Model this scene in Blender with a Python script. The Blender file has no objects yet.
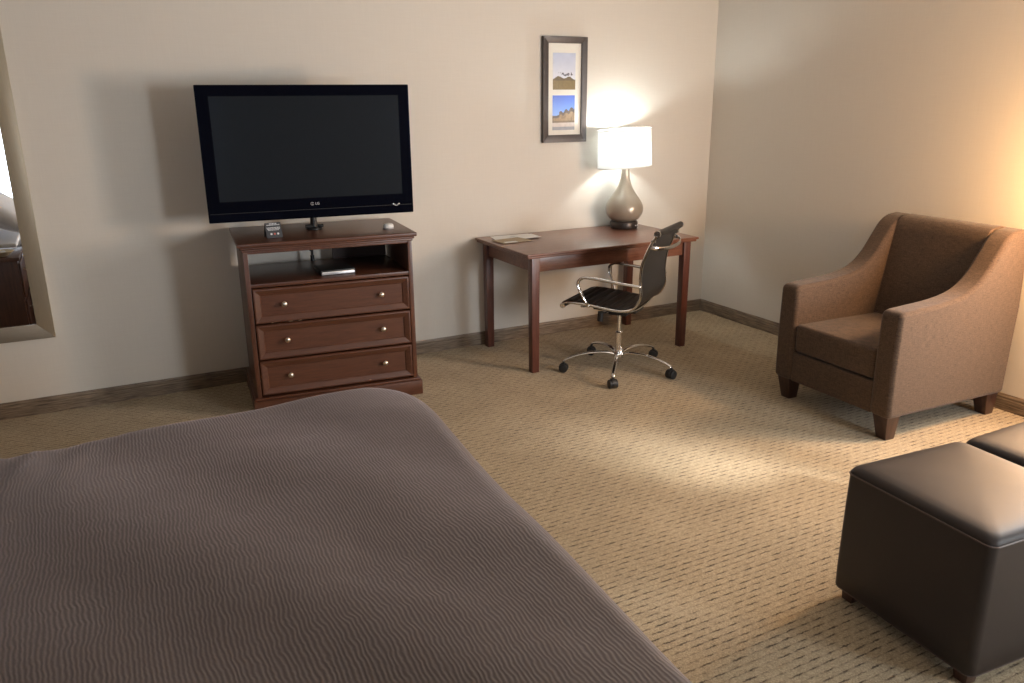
import bpy, bmesh, math, random
from mathutils import Vector, Matrix
random.seed(7)
PI = math.pi
SC = bpy.context.scene
COL = SC.collection

# ------------------------------------------------------------------ helpers
def obj(name, bm, mat, parent=None, smooth=True, ang=38, label=None, wn=False):
    bmesh.ops.remove_doubles(bm, verts=bm.verts, dist=1e-6)
    bmesh.ops.recalc_face_normals(bm, faces=bm.faces)
    me = bpy.data.meshes.new(name)
    bm.to_mesh(me); bm.free()
    if smooth:
        me.shade_smooth()
        me.set_sharp_from_angle(angle=math.radians(ang))
    if isinstance(mat, (list, tuple)):
        for m in mat: me.materials.append(m)
    elif mat: me.materials.append(mat)
    o = bpy.data.objects.new(name, me)
    COL.objects.link(o)
    if parent: o.parent = parent
    if label: o['label'] = label
    if wn:
        w_ = o.modifiers.new('weighted', 'WEIGHTED_NORMAL'); w_.keep_sharp = True; w_.weight = 100
    return o

def tag(o, label, cat, group=None):
    o['label'] = label; o['category'] = cat
    if group: o['group'] = group
    return o

def thing(name, label, cat, loc=(0, 0, 0), rotz=0.0, group=None):
    o = bpy.data.objects.new(name, None)
    o.empty_display_size = 0.1
    COL.objects.link(o)
    o.location = loc; o.rotation_euler = (0, 0, rotz)
    return tag(o, label, cat, group)

def struct(name, bm, mat, smooth=False, parent=None):
    o = obj(name, bm, mat, parent, smooth)
    if not parent: o['kind'] = 'structure'
    return o

def B(): return bmesh.new()

def box(bm, x0, x1, y0, y1, z0, z1, bev=0.0, seg=2):
    vs = [bm.verts.new(p) for p in ((x0,y0,z0),(x1,y0,z0),(x1,y1,z0),(x0,y1,z0),(x0,y0,z1),(x1,y0,z1),(x1,y1,z1),(x0,y1,z1))]
    fs = [bm.faces.new([vs[i] for i in q]) for q in ((0,3,2,1),(4,5,6,7),(0,1,5,4),(1,2,6,5),(2,3,7,6),(3,0,4,7))]
    if bev > 0:
        es = list({e for f in fs for e in f.edges})
        bmesh.ops.bevel(bm, geom=es, offset=bev, segments=seg, profile=0.6, affect='EDGES', clamp_overlap=True)
    return bm

def hexa(bm, bot, top, bev=0.0, seg=2):
    """eight-corner solid, bot and top are lists of 4 xyz"""
    vs = [bm.verts.new(p) for p in list(bot) + list(top)]
    fs = [bm.faces.new([vs[i] for i in q]) for q in ((0,3,2,1),(4,5,6,7),(0,1,5,4),(1,2,6,5),(2,3,7,6),(3,0,4,7))]
    if bev > 0:
        es = list({e for f in fs for e in f.edges})
        bmesh.ops.bevel(bm, geom=es, offset=bev, segments=seg, profile=0.6, affect='EDGES', clamp_overlap=True)
    return bm

def taper(bm, cx, cy, z0, z1, a0, a1, bev=0.002, dx=0, dy=0):
    b = [(cx+dx-a0,cy+dy-a0,z0),(cx+dx+a0,cy+dy-a0,z0),(cx+dx+a0,cy+dy+a0,z0),(cx+dx-a0,cy+dy+a0,z0)]
    t = [(cx-a1,cy-a1,z1),(cx+a1,cy-a1,z1),(cx+a1,cy+a1,z1),(cx-a1,cy+a1,z1)]
    return hexa(bm, b, t, bev)

def lathe(bm, prof, cx=0, cy=0, n=40, cap=True, sx=1, sy=1):
    rings = []
    for r, z in prof:
        rings.append([bm.verts.new((cx+sx*r*math.cos(2*PI*k/n), cy+sy*r*math.sin(2*PI*k/n), z)) for k in range(n)])
    for a, b in zip(rings, rings[1:]):
        for k in range(n):
            bm.faces.new((a[k], a[(k+1)%n], b[(k+1)%n], b[k]))
    if cap:
        if prof[0][0] > 1e-4: bm.faces.new(rings[0][::-1])
        if prof[-1][0] > 1e-4: bm.faces.new(rings[-1])
    return bm

def catmull(pts, n=6):
    pts = [Vector(p) for p in pts]
    P = [pts[0]*2-pts[1]] + pts + [pts[-1]*2-pts[-2]]
    out = []
    for i in range(1, len(P)-2):
        a, b, c, d = P[i-1:i+3]
        for k in range(n):
            t = k/n
            out.append(0.5*((2*b)+(c-a)*t+(2*a-5*b+4*c-d)*t*t+(3*b-a-3*c+d)*t**3))
    out.append(pts[-1])
    return out

def tube(bm, pts, r, n=10, ry=None, up=Vector((0,0,1)), cap=True, rf=None):
    """sweep an ellipse (r sideways, ry along 'up') along pts"""
    pts = [Vector(p) for p in pts]
    ry = ry or r
    rings = []
    for i, p in enumerate(pts):
        t = (pts[min(i+1, len(pts)-1)]-pts[max(i-1, 0)]).normalized()
        s = t.cross(up)
        if s.length < 1e-3: s = t.cross(Vector((1, 0, 0)))
        s.normalize(); u = s.cross(t).normalized()
        f = rf(i/(len(pts)-1)) if rf else 1
        rings.append([bm.verts.new(p+s*(r*f*math.cos(2*PI*k/n))+u*(ry*f*math.sin(2*PI*k/n))) for k in range(n)])
    for a, b in zip(rings, rings[1:]):
        for k in range(n):
            bm.faces.new((a[k], a[(k+1)%n], b[(k+1)%n], b[k]))
    if cap:
        bm.faces.new(rings[0][::-1]); bm.faces.new(rings[-1])
    return bm

def prism(bm, poly, a0, a1, axis='y', bev=0.0, seg=3):
    """poly of (p,q): axis 'y' -> (p, a, q); axis 'x' -> (a, p, q); axis 'z' -> (p, q, a)"""
    def mk(p, q, a):
        return {'y': (p, a, q), 'x': (a, p, q), 'z': (p, q, a)}[axis]
    v0 = [bm.verts.new(mk(p, q, a0)) for p, q in poly]
    v1 = [bm.verts.new(mk(p, q, a1)) for p, q in poly]
    f0 = bm.faces.new(v0); f1 = bm.faces.new(v1[::-1])
    n = len(poly)
    for i in range(n):
        bm.faces.new((v0[i], v0[(i+1)%n], v1[(i+1)%n], v1[i]))
    if bev > 0:
        es = list(set(f0.edges) | set(f1.edges))
        bmesh.ops.bevel(bm, geom=es, offset=bev, segments=seg, profile=0.5, affect='EDGES', clamp_overlap=True)
    return bm

# ------------------------------------------------------------------ materials
def nodes(name):
    m = bpy.data.materials.new(name); m.use_nodes = True
    nt = m.node_tree; b = nt.nodes['Principled BSDF']
    return m, nt, b

def N(nt, t, **kw):
    n = nt.nodes.new(t)
    for k, v in kw.items():
        if k in n.inputs.keys() if isinstance(k, str) else False: n.inputs[k].default_value = v
        else: setattr(n, k, v)
    return n

def L(nt, a, b): nt.links.new(a, b)

def mth(nt, op, a, b=None, c=None):
    n = nt.nodes.new('ShaderNodeMath'); n.operation = op
    for i, v in enumerate((a, b, c)):
        if v is None: continue
        if hasattr(v, 'is_output'): L(nt, v, n.inputs[i])
        else: n.inputs[i].default_value = v
    return n.outputs[0]

def ramp(nt, fac, cols):
    r = nt.nodes.new('ShaderNodeValToRGB')
    el = r.color_ramp.elements
    while len(el) < len(cols): el.new(0.5)
    for e, (p, c) in zip(el, cols): e.position = p; e.color = (*c, 1)
    L(nt, fac, r.inputs[0]); return r.outputs[0]

def noise(nt, vec, scale, detail=3, rough=0.5, sc=None):
    if sc:
        mp = nt.nodes.new('ShaderNodeMapping'); mp.inputs['Scale'].default_value = sc
        L(nt, vec, mp.inputs[0]); vec = mp.outputs[0]
    n = nt.nodes.new('ShaderNodeTexNoise')
    n.inputs['Scale'].default_value = scale; n.inputs['Detail'].default_value = detail; n.inputs['Roughness'].default_value = rough
    L(nt, vec, n.inputs['Vector']); return n.outputs[0]

def ocoord(nt): return nt.nodes.new('ShaderNodeTexCoord').outputs['Object']

def bump(nt, b, h, strength=0.3, dist=0.002):
    n = nt.nodes.new('ShaderNodeBump'); n.inputs['Strength'].default_value = strength; n.inputs['Distance'].default_value = dist
    L(nt, h, n.inputs['Height']); L(nt, n.outputs[0], b.inputs['Normal'])

def plain(name, col, rough=0.5, metal=0.0, spec=0.5, coat=0.0, var=0.06, vs=30):
    m, nt, b = nodes(name)
    nz = noise(nt, ocoord(nt), vs, 3)
    c1 = tuple(min(1, c*(1-var)) for c in col); c2 = tuple(min(1, c*(1+var)) for c in col)
    L(nt, ramp(nt, nz, [(0.3, c1), (0.7, c2)]), b.inputs['Base Color'])
    b.inputs['Roughness'].default_value = rough; b.inputs['Metallic'].default_value = metal
    b.inputs['Specular IOR Level'].default_value = spec
    b.inputs['Coat Weight'].default_value = coat
    return m

def wood(name, c1, c2, rough=0.35, axis='x', coat=0.2, k=1.0):
    m, nt, b = nodes(name)
    sc = {'x': (1.2, 14, 14), 'y': (14, 1.2, 14), 'z': (14, 14, 1.2)}[axis]
    v = ocoord(nt)
    n1 = noise(nt, v, 5*k, 6, 0.62, sc)
    n2 = noise(nt, v, 28*k, 3, 0.5, sc)
    f = mth(nt, 'ADD', mth(nt, 'MULTIPLY', n1, 0.75), mth(nt, 'MULTIPLY', n2, 0.25))
    L(nt, ramp(nt, f, [(0.36, c1), (0.62, c2)]), b.inputs['Base Color'])
    b.inputs['Roughness'].default_value = rough; b.inputs['Coat Weight'].default_value = coat
    b.inputs['Coat Roughness'].default_value = 0.25
    bump(nt, b, n2, 0.12, 0.001)
    return m

def wall_mat():
    m, nt, b = nodes('wall_covering')
    v = ocoord(nt)
    a = noise(nt, v, 8, 5, 0.6, (60, 60, 1.0)); c = noise(nt, v, 8, 4, 0.6, (1.0, 1.0, 60))
    f = mth(nt, 'ADD', mth(nt, 'MULTIPLY', a, 0.5), mth(nt, 'MULTIPLY', c, 0.5))
    L(nt, ramp(nt, f, [(0.3, (0.66, 0.615, 0.545)), (0.7, (0.72, 0.675, 0.605))]), b.inputs['Base Color'])
    b.inputs['Roughness'].default_value = 0.62; b.inputs['Specular IOR Level'].default_value = 0.3
    bump(nt, b, f, 0.12, 0.001)
    return m

def carpet_mat():
    m, nt, b = nodes('loop_pile_carpet')
    v = ocoord(nt)
    sep = nt.nodes.new('ShaderNodeSeparateXYZ'); L(nt, v, sep.inputs[0])
    wob = noise(nt, v, 60, 3, 0.6)
    y = mth(nt, 'ADD', sep.outputs[1], mth(nt, 'MULTIPLY', mth(nt, 'SUBTRACT', wob, 0.5), 0.013))
    r = mth(nt, 'DIVIDE', y, 0.0275)
    row = mth(nt, 'FLOOR', r); fy = mth(nt, 'FRACT', r)
    dy = mth(nt, 'ABSOLUTE', mth(nt, 'SUBTRACT', fy, 0.5))
    line = mth(nt, 'SUBTRACT', 1.0, mth(nt, 'MULTIPLY', dy, 6.0)); line = mth(nt, 'MAXIMUM', line, 0.0)
    xo = mth(nt, 'ADD', mth(nt, 'DIVIDE', sep.outputs[0], 0.068), mth(nt, 'MULTIPLY', row, 0.5))
    fx = mth(nt, 'FRACT', xo)
    seg = mth(nt, 'SUBTRACT', 1.0, mth(nt, 'MULTIPLY', mth(nt, 'ABSOLUTE', mth(nt, 'SUBTRACT', fx, 0.5)), 2.3))
    seg = mth(nt, 'MAXIMUM', seg, 0.0)
    # per-dash random strength
    cell = nt.nodes.new('ShaderNodeCombineXYZ'); L(nt, mth(nt, 'FLOOR', xo), cell.inputs[0]); L(nt, row, cell.inputs[1])
    wn = nt.nodes.new('ShaderNodeTexWhiteNoise'); wn.noise_dimensions = '2D'; L(nt, cell.outputs[0], wn.inputs['Vector'])
    st = mth(nt, 'ADD', 0.30, mth(nt, 'MULTIPLY', wn.outputs[0], 1.0))
    n_hi = noise(nt, v, 110, 3, 0.7)
    brk = mth(nt, 'MAXIMUM', mth(nt, 'ADD', -0.95, mth(nt, 'MULTIPLY', n_hi, 4.0)), 0.0)
    dark = mth(nt, 'MULTIPLY', mth(nt, 'MULTIPLY', line, mth(nt, 'ADD', 0.26, seg)), mth(nt, 'MULTIPLY', st, brk))
    dark = mth(nt, 'MINIMUM', dark, 1.0)
    loops = noise(nt, v, 260, 4, 0.75)
    vo = nt.nodes.new('ShaderNodeTexVoronoi'); vo.inputs['Scale'].default_value = 210; L(nt, v, vo.inputs['Vector'])
    sc_ = nt.nodes.new('ShaderNodeSeparateColor'); L(nt, vo.outputs['Color'], sc_.inputs[0])
    loops = mth(nt, 'ADD', mth(nt, 'MULTIPLY', loops, 0.72), mth(nt, 'MULTIPLY', sc_.outputs[0], 0.28))
    big = noise(nt, v, 3.0, 3)
    base = ramp(nt, mth(nt, 'ADD', mth(nt, 'MULTIPLY', loops, 0.8), mth(nt, 'MULTIPLY', big, 0.2)),
                [(0.30, (0.25, 0.192, 0.118)), (0.70, (0.585, 0.472, 0.312))])
    mix = nt.nodes.new('ShaderNodeMix'); mix.data_type = 'RGBA'
    L(nt, mth(nt, 'MINIMUM', mth(nt, 'MULTIPLY', dark, 1.12), 0.95), mix.inputs[0]); L(nt, base, mix.inputs[6]); mix.inputs[7].default_value = (0.075, 0.05, 0.028, 1)
    L(nt, mix.outputs[2], b.inputs['Base Color'])
    b.inputs['Roughness'].default_value = 0.95; b.inputs['Specular IOR Level'].default_value = 0.1
    b.inputs['Sheen Weight'].default_value = 0.15
    bump(nt, b, mth(nt, 'SUBTRACT', loops, mth(nt, 'MULTIPLY', dark, 1.2)), 0.5, 0.004)
    return m

def spread_mat():
    m, nt, b = nodes('rippled_bedspread')
    v = ocoord(nt)
    sep = nt.nodes.new('ShaderNodeSeparateXYZ'); L(nt, v, sep.inputs[0])
    w1 = noise(nt, v, 30, 2, 0.4, (1.0, 0.9, 1.0)); w2 = noise(nt, v, 3, 1)
    x = mth(nt, 'ADD', sep.outputs[0], mth(nt, 'MULTIPLY', w1, 0.0135))
    x = mth(nt, 'ADD', x, mth(nt, 'MULTIPLY', w2, 0.05))
    s = mth(nt, 'SINE', mth(nt, 'MULTIPLY', x, 2*PI/0.0098))
    s = mth(nt, 'ADD', 0.5, mth(nt, 'MULTIPLY', s, 0.5))
    var = noise(nt, v, 45, 3)
    f = mth(nt, 'MULTIPLY', s, mth(nt, 'ADD', 0.4, mth(nt, 'MULTIPLY', var, 1.1)))
    L(nt, ramp(nt, f, [(0.0, (0.064, 0.047, 0.039)), (0.95, (0.118, 0.091, 0.080))]), b.inputs['Base Color'])
    b.inputs['Roughness'].default_value = 0.6; b.inputs['Specular IOR Level'].default_value = 0.35
    b.inputs['Sheen Weight'].default_value = 0.40; b.inputs['Sheen Roughness'].default_value = 0.4
    b.inputs['Sheen Tint'].default_value = (0.95, 0.85, 0.90, 1)
    bump(nt, b, f, 0.3, 0.0015)
    return m

def fabric_mat(name, c1, c2, sc=1.0, rough=0.85):
    m, nt, b = nodes(name)
    v = ocoord(nt)
    a = noise(nt, v, 5*sc, 4, 0.6, (6, 6, 70)); c = noise(nt, v, 5*sc, 4, 0.6, (60, 60, 6)); d = noise(nt, v, 200*sc, 2)
    f = mth(nt, 'ADD', mth(nt, 'MULTIPLY', a, 0.4), mth(nt, 'MULTIPLY', c, 0.3))
    f = mth(nt, 'ADD', f, mth(nt, 'MULTIPLY', d, 0.3))
    L(nt, ramp(nt, f, [(0.40, c1), (0.60, c2)]), b.inputs['Base Color'])
    b.inputs['Roughness'].default_value = rough; b.inputs['Specular IOR Level'].default_value = 0.15
    b.inputs['Sheen Weight'].default_value = 0.15
    bump(nt, b, f, 0.3, 0.001)
    return m

def leather_mat(name, c, rough=0.38):
    m, nt, b = nodes(name)
    v = ocoord(nt)
    vo = nt.nodes.new('ShaderNodeTexVoronoi'); vo.inputs['Scale'].default_value = 330; L(nt, v, vo.inputs['Vector'])
    n = noise(nt, v, 7, 3)
    L(nt, ramp(nt, n, [(0.3, tuple(k*0.9 for k in c)), (0.7, tuple(k*1.12 for k in c))]), b.inputs['Base Color'])
    b.inputs['Roughness'].default_value = rough; b.inputs['Specular IOR Level'].default_value = 0.5
    bump(nt, b, vo.outputs['Distance'], 0.18, 0.0006)
    return m

def base_mat():
    m, nt, b = nodes('wood_grain_baseboard')
    v = ocoord(nt)
    a = noise(nt, v, 6, 5, 0.65, (1.5, 1.5, 30)); c = noise(nt, v, 3, 2, 0.5, (3, 3, 90))
    f = mth(nt, 'ADD', mth(nt, 'MULTIPLY', a, 0.6), mth(nt, 'MULTIPLY', c, 0.4))
    L(nt, ramp(nt, f, [(0.38, (0.075, 0.052, 0.034)), (0.60, (0.29, 0.22, 0.155))]), b.inputs['Base Color'])
    b.inputs['Roughness'].default_value = 0.5
    bump(nt, b, f, 0.25, 0.002)
    return m

def brushed(name, col, rough=0.32, axis='z'):
    m, nt, b = nodes(name)
    sc = {'z': (90, 90, 1.5), 'x': (1.5, 90, 90)}[axis]
    n = noise(nt, ocoord(nt), 10, 4, 0.6, sc)
    L(nt, ramp(nt, n, [(0.3, tuple(k*0.85 for k in col)), (0.7, col)]), b.inputs['Base Color'])
    b.inputs['Metallic'].default_value = 0.65; b.inputs['Roughness'].default_value = rough+0.08
    return m

def emit(name, col, s, col2=None):
    m, nt, b = nodes(name)
    b.inputs['Base Color'].default_value = (0.8, 0.8, 0.8, 1)
    b.inputs['Emission Color'].default_value = (*col, 1); b.inputs['Emission Strength'].default_value = s
    return m

M = {}
M['wall'] = wall_mat()
M['ceiling'] = plain('ceiling_paint', (0.55, 0.54, 0.52), 0.9, spec=0.1, var=0.03, vs=60)
M['wall_dark'] = plain('low_bounce_dark_wall', (0.26, 0.21, 0.16), 0.8, var=0.04)  # unseen left and back walls, darkened to cut bounced light
M['carpet'] = carpet_mat()
M['base'] = base_mat()
M['spread'] = spread_mat()
M['arm_fab'] = fabric_mat('brown_weave', (0.052, 0.033, 0.023), (0.125, 0.081, 0.053))
M['leather'] = leather_mat('dark_brown_vinyl', (0.022, 0.015, 0.0135), 0.52)
M['piping'] = leather_mat('vinyl_piping', (0.075, 0.05, 0.043), 0.3)
RED1, RED2 = (0.075, 0.026, 0.013), (0.12, 0.045, 0.024)
M['cherry_x'] = wood('cherry_wood_across', RED1, RED2, 0.36, 'x')
M['cherry_z'] = wood('cherry_wood_upright', RED1, RED2, 0.36, 'z')
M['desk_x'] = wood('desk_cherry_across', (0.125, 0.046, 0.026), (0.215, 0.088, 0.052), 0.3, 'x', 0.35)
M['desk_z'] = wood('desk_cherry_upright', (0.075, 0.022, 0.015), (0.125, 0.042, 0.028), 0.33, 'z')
M['leg_dark'] = wood('dark_chair_leg_wood', (0.03, 0.012, 0.008), (0.06, 0.024, 0.016), 0.35, 'z')
M['darkwood'] = wood('night_stand_wood', (0.05, 0.018, 0.012), (0.09, 0.033, 0.022), 0.4, 'z')
M['inner_dark'] = plain('cabinet_interior', (0.03, 0.012, 0.009), 0.6)
M['chrome'] = plain('polished_chrome', (0.82, 0.81, 0.80), 0.12, 1.0, var=0.02)
M['nickel'] = plain('brushed_nickel_knob', (0.72, 0.66, 0.58), 0.28, 1.0, var=0.04)
M['champagne'] = brushed('champagne_mirror_frame', (0.58, 0.50, 0.37), 0.28)
M['champagne_h'] = brushed('champagne_mirror_frame_across_shaded', (0.36, 0.30, 0.23), 0.3, 'x')  # same metal made darker: shade on the bottom rail put into the colour
M['mirror'] = plain('silvered_glass', (0.93, 0.94, 0.94), 0.0, 1.0, var=0.0)
M['tv_black'] = plain('gloss_black_plastic', (0.003, 0.0035, 0.007), 0.08, 0, 0.6, 0.3, var=0.02)
def cool(m, c, sp):
    b = m.node_tree.nodes['Principled BSDF']; b.inputs['Specular Tint'].default_value = (*c, 1); b.inputs['Specular IOR Level'].default_value = sp; b.inputs['Coat Weight'].default_value = 0
cool(M['tv_black'], (0.35, 0.5, 1.0), 0.12)
M['tv_screen'] = plain('plasma_screen_glass', (0.013, 0.0165, 0.022), 0.12, 0, 0.9, 0.5, var=0.02)
cool(M['tv_screen'], (0.65, 0.8, 1.0), 0.42)
M['tv_back'] = plain('matt_black_plastic', (0.012, 0.012, 0.013), 0.5)
M['black'] = plain('black_plastic', (0.012, 0.012, 0.013), 0.4)
M['rubber'] = plain('caster_rubber', (0.02, 0.02, 0.021), 0.5)
M['pad'] = leather_mat('black_ribbed_vinyl', (0.013, 0.012, 0.012), 0.33)
M['white_pl'] = plain('white_plastic', (0.72, 0.72, 0.70), 0.4)
M['paper'] = plain('white_paper', (0.82, 0.82, 0.80), 0.8, var=0.02)
M['tanpaper'] = plain('tan_paper', (0.42, 0.33, 0.22), 0.75, var=0.1, vs=60)
M['frame_dk'] = plain('dark_grey_frame', (0.062, 0.05, 0.048), 0.4, var=0.1)
M['mat_board'] = plain('cream_mat_board', (0.80, 0.78, 0.71), 0.85, var=0.02)
M['ceramic'] = plain('grey_beige_glazed_ceramic', (0.37, 0.32, 0.255), 0.28, 0.25, 0.5, 0.3, var=0.05, vs=8)
M['lampfoot'] = plain('dark_bronze_foot', (0.055, 0.045, 0.04), 0.35, 0.5)
M['sheet'] = plain('white_bed_linen', (0.80, 0.82, 0.86), 0.85, var=0.03)
M['placard'] = plain('charcoal_card', (0.035, 0.038, 0.045), 0.4)
M['ink_white'] = plain('white_print', (0.62, 0.64, 0.66), 0.6)
M['ink_red'] = plain('red_print', (0.5, 0.10, 0.08), 0.6)
M['logo'] = plain('silver_logo', (0.65, 0.65, 0.66), 0.35, 0.4)
M['silver'] = plain('silver_trim', (0.7, 0.7, 0.72), 0.3, 0.7)
M['cord'] = plain('brown_lamp_cord', (0.16, 0.10, 0.06), 0.5)
M['dish'] = plain('cream_china', (0.75, 0.68, 0.5), 0.3)
M['curtain'] = plain('beige_curtain', (0.5, 0.45, 0.38), 0.9)

# shade: translucent fabric lit from inside
def shade_mat():
    m, nt, b = nodes('lamp_shade_linen')
    n = noise(nt, ocoord(nt), 12, 4, 0.6, (40, 40, 2))
    col = ramp(nt, n, [(0.3, (0.88, 0.88, 0.87)), (0.7, (0.93, 0.93, 0.92))])
    L(nt, col, b.inputs['Base Color']); b.inputs['Roughness'].default_value = 0.9
    tr = nt.nodes.new('ShaderNodeBsdfTranslucent'); L(nt, col, tr.inputs[0])
    mx = nt.nodes.new('ShaderNodeMixShader'); mx.inputs[0].default_value = 0.6
    out = nt.nodes['Material Output']
    L(nt, b.outputs[0], mx.inputs[1]); L(nt, tr.outputs[0], mx.inputs[2]); L(nt, mx.outputs[0], out.inputs[0])
    return m
M['shade'] = shade_mat()

# ------------------------------------------------------------------ camera
H = 1.65
yaw, pit, rol = (math.radians(a) for a in (27.378, 16.77, -0.527))
F = 802.0
fw = Vector((math.sin(yaw)*math.cos(pit), math.cos(yaw)*math.cos(pit), -math.sin(pit)))
rt = Vector((math.cos(yaw), -math.sin(yaw), 0)); up = rt.cross(fw)
rx = rt*math.cos(rol)+up*math.sin(rol); ux = -rt*math.sin(rol)+up*math.cos(rol)
cam = bpy.data.cameras.new('camera'); cam.sensor_width = 36; cam.lens = F/1024*36; cam.clip_start = 0.05
co = bpy.data.objects.new('camera', cam); COL.objects.link(co)
mat = Matrix(((rx.x, ux.x, -fw.x, 0), (rx.y, ux.y, -fw.y, 0), (rx.z, ux.z, -fw.z, H), (0, 0, 0, 1)))
co.matrix_world = mat
SC.camera = co

# ------------------------------------------------------------------ room
XL, XR, YB, YF, ZC = -1.30, 4.272, -1.9, 4.912, 2.74
T = 0.1
struct('floor', box(B(), XL-T, XR+T, YB-T, YF+T, -T, 0), M['carpet'])
struct('ceiling', box(B(), XL-T, XR+T, YB-T, YF+T, ZC, ZC+T), M['ceiling'])
struct('wall_front', box(B(), XL-T, XR+T, YF, YF+T, 0, ZC), M['wall'])
struct('wall_left', box(B(), XL-T, XL, YB, YF, 0, ZC), M['wall_dark'])
# right wall with a window beyond the right edge of the view
def wall_hole(axis, c0, c1, a0, a1, h0, h1, z0, z1):
    bm = B()
    for (p0, p1, q0, q1) in ((a0, h0, 0, ZC), (h1, a1, 0, ZC), (h0, h1, 0, z0), (h0, h1, z1, ZC)):
        if axis == 'x': box(bm, c0, c1, p0, p1, q0, q1)
        else: box(bm, p0, p1, c0, c1, q0, q1)
    return bm
WR = (0.85, 1.95, 0.75, 2.15)       # y0 y1 z0 z1
WB = (-1.15, -0.35, 0.45, 2.10)      # x0 x1 z0 z1 in the back wall
WB2 = (3.36, 4.20, 0.75, 2.10)
WS = (-0.58, -0.34, 1.45, 2.05)     # added slit opening, out of view, to go with the carpet streak light
bm = wall_hole('x', XR, XR+T, 0.2, YF, *WR)
for (p0, p1, q0, q1) in ((YB, WS[0], 0, ZC), (WS[1], 0.2, 0, ZC), (WS[0], WS[1], 0, WS[2]), (WS[0], WS[1], WS[3], ZC)):
    box(bm, XR, XR+T, p0, p1, q0, q1)
struct('wall_right', bm, M['wall'])
bm = wall_hole('y', YB-T, YB, XL, WB2[0]-0.3, *WB)
for (p0, p1, q0, q1) in ((WB2[0]-0.3, WB2[0], 0, ZC), (WB2[1], XR, 0, ZC), (WB2[0], WB2[1], 0, WB2[2]), (WB2[0], WB2[1], WB2[3], ZC)):
    box(bm, p0, p1, YB-T, YB, q0, q1)
struct('wall_back', bm, M['wall_dark'])

def baseboard(name, x0, x1, y0, y1, side):
    """profiled strip"""
    h = 0.092
    pr = [(0, 0), (0.012, 0), (0.013, 0.060), (0.010, 0.066), (0.011, 0.078), (0.006, h), (0, h)]
    bm = B()
    if side == 'front': prism(bm, [(YF-p, q) for p, q in pr], x0, x1, 'x')
    elif side == 'right': prism(bm, [(XR-p, q) for p, q in pr], y0, y1, 'y')
    elif side == 'left': prism(bm, [(XL+p, q) for p, q in pr], y0, y1, 'y')
    else: prism(bm, [(YB+p, q) for p, q in pr], x0, x1, 'x')
    struct(name, bm, M['base'])
baseboard('baseboard_front', XL, XR, 0, 0, 'front')
baseboard('baseboard_right', 0, 0, YB, YF-0.013, 'right')
baseboard('baseboard_left', 0, 0, YB, YF-0.013, 'left')
baseboard('baseboard_back', XL+0.013, XR-0.013, 0, 0, 'back')

M['pane_r'] = emit('daylit_pane_right', (1.0, 0.97, 0.93), 3.0)
M['pane_b'] = emit('daylit_pane_back', (0.80, 0.90, 1.0), 3.0)
M['wframe'] = plain('window_frame_paint', (0.7, 0.7, 0.68), 0.5)
def window(name, axis, c, a0, a1, z0, z1, pane, sgn):
    bm = B()
    def bb(p0, p1, q0, q1, d0, d1, bmm):
        lo, hi = sorted((c+sgn*d0, c+sgn*d1))
        if axis == 'x': box(bmm, lo, hi, p0, p1, q0, q1)
        else: box(bmm, p0, p1, lo, hi, q0, q1)
    w = 0.05
    for r in ((a0, a1, z0, z0+w), (a0, a1, z1-w, z1), (a0, a0+w, z0+w, z1-w), (a1-w, a1, z0+w, z1-w)):
        bb(*r, 0.02, 0.08, bm)
    o = struct(name, bm, M['wframe'])
    bm = B(); bb(a0+w, a1-w, z0+w, z1-w, 0.045, 0.055, bm)
    obj('window_pane', bm, pane, o, False)
window('window_1', 'x', XR, *WR, M['pane_r'], 1)
window('added_slit_window', 'x', XR, *WS, M['pane_r'], 1)  # added slit window, unseen, gives the streak light an opening
window('window_2', 'y', YB, *WB, M['pane_b'], -1)
window('window_3', 'y', YB, *WB2, M['pane_b'], -1)

# ------------------------------------------------------------------ wall mirror
mr = thing('wall_mirror', 'tall wall mirror in a champagne metal frame, at the left edge of the picture', 'mirror', (-0.68, YF, 0.43))
X0, X1, Z0, Z1, FW = -0.403, 0.403, 0.0, 1.72, 0.080
def fr_piece(poly, prof_mat):
    # mitred: poly outer pair, inner pair in (x,z)
    o0, o1, i1, i0 = poly
    b = [(o0[0], -0.001, o0[1]), (o1[0], -0.001, o1[1]), (i1[0], -0.001, i1[1]), (i0[0], -0.001, i0[1])]
    t = [(o0[0], -0.026, o0[1]), (o1[0], -0.026, o1[1]), (i1[0], -0.020, i1[1]), (i0[0], -0.020, i0[1])]
    bm = hexa(B(), b, t, 0.0015, 2)
    return obj('frame_rail', bm, prof_mat, mr)
fr_piece([(X0, Z0), (X1, Z0), (X1-FW, Z0+FW), (X0+FW, Z0+FW)], M['champagne_h'])
fr_piece([(X1, Z0), (X1, Z1), (X1-FW, Z1-FW), (X1-FW, Z0+FW)], M['champagne'])
fr_piece([(X1, Z1), (X0, Z1), (X0+FW, Z1-FW), (X1-FW, Z1-FW)], M['champagne_h'])
fr_piece([(X0, Z1), (X0, Z0), (X0+FW, Z0+FW), (X0+FW, Z1-FW)], M['champagne'])
obj('mirror_glass', box(B(), X0+FW-0.005, X1-FW+0.005, -0.012, -0.004, Z0+FW-0.005, Z1-FW+0.005), M['mirror'], mr, False)

# ------------------------------------------------------------------ dresser (TV chest)
DR = math.radians(-5.6)
ds = thing('dresser', 'dark cherry wood chest with an open shelf above three drawers, under the television', 'dresser', (1.131, 4.535, 0), DR)
W2, D2 = 0.477, 0.315           # half sizes of the top
BW, BD = 0.450, 0.290           # body half sizes
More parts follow.
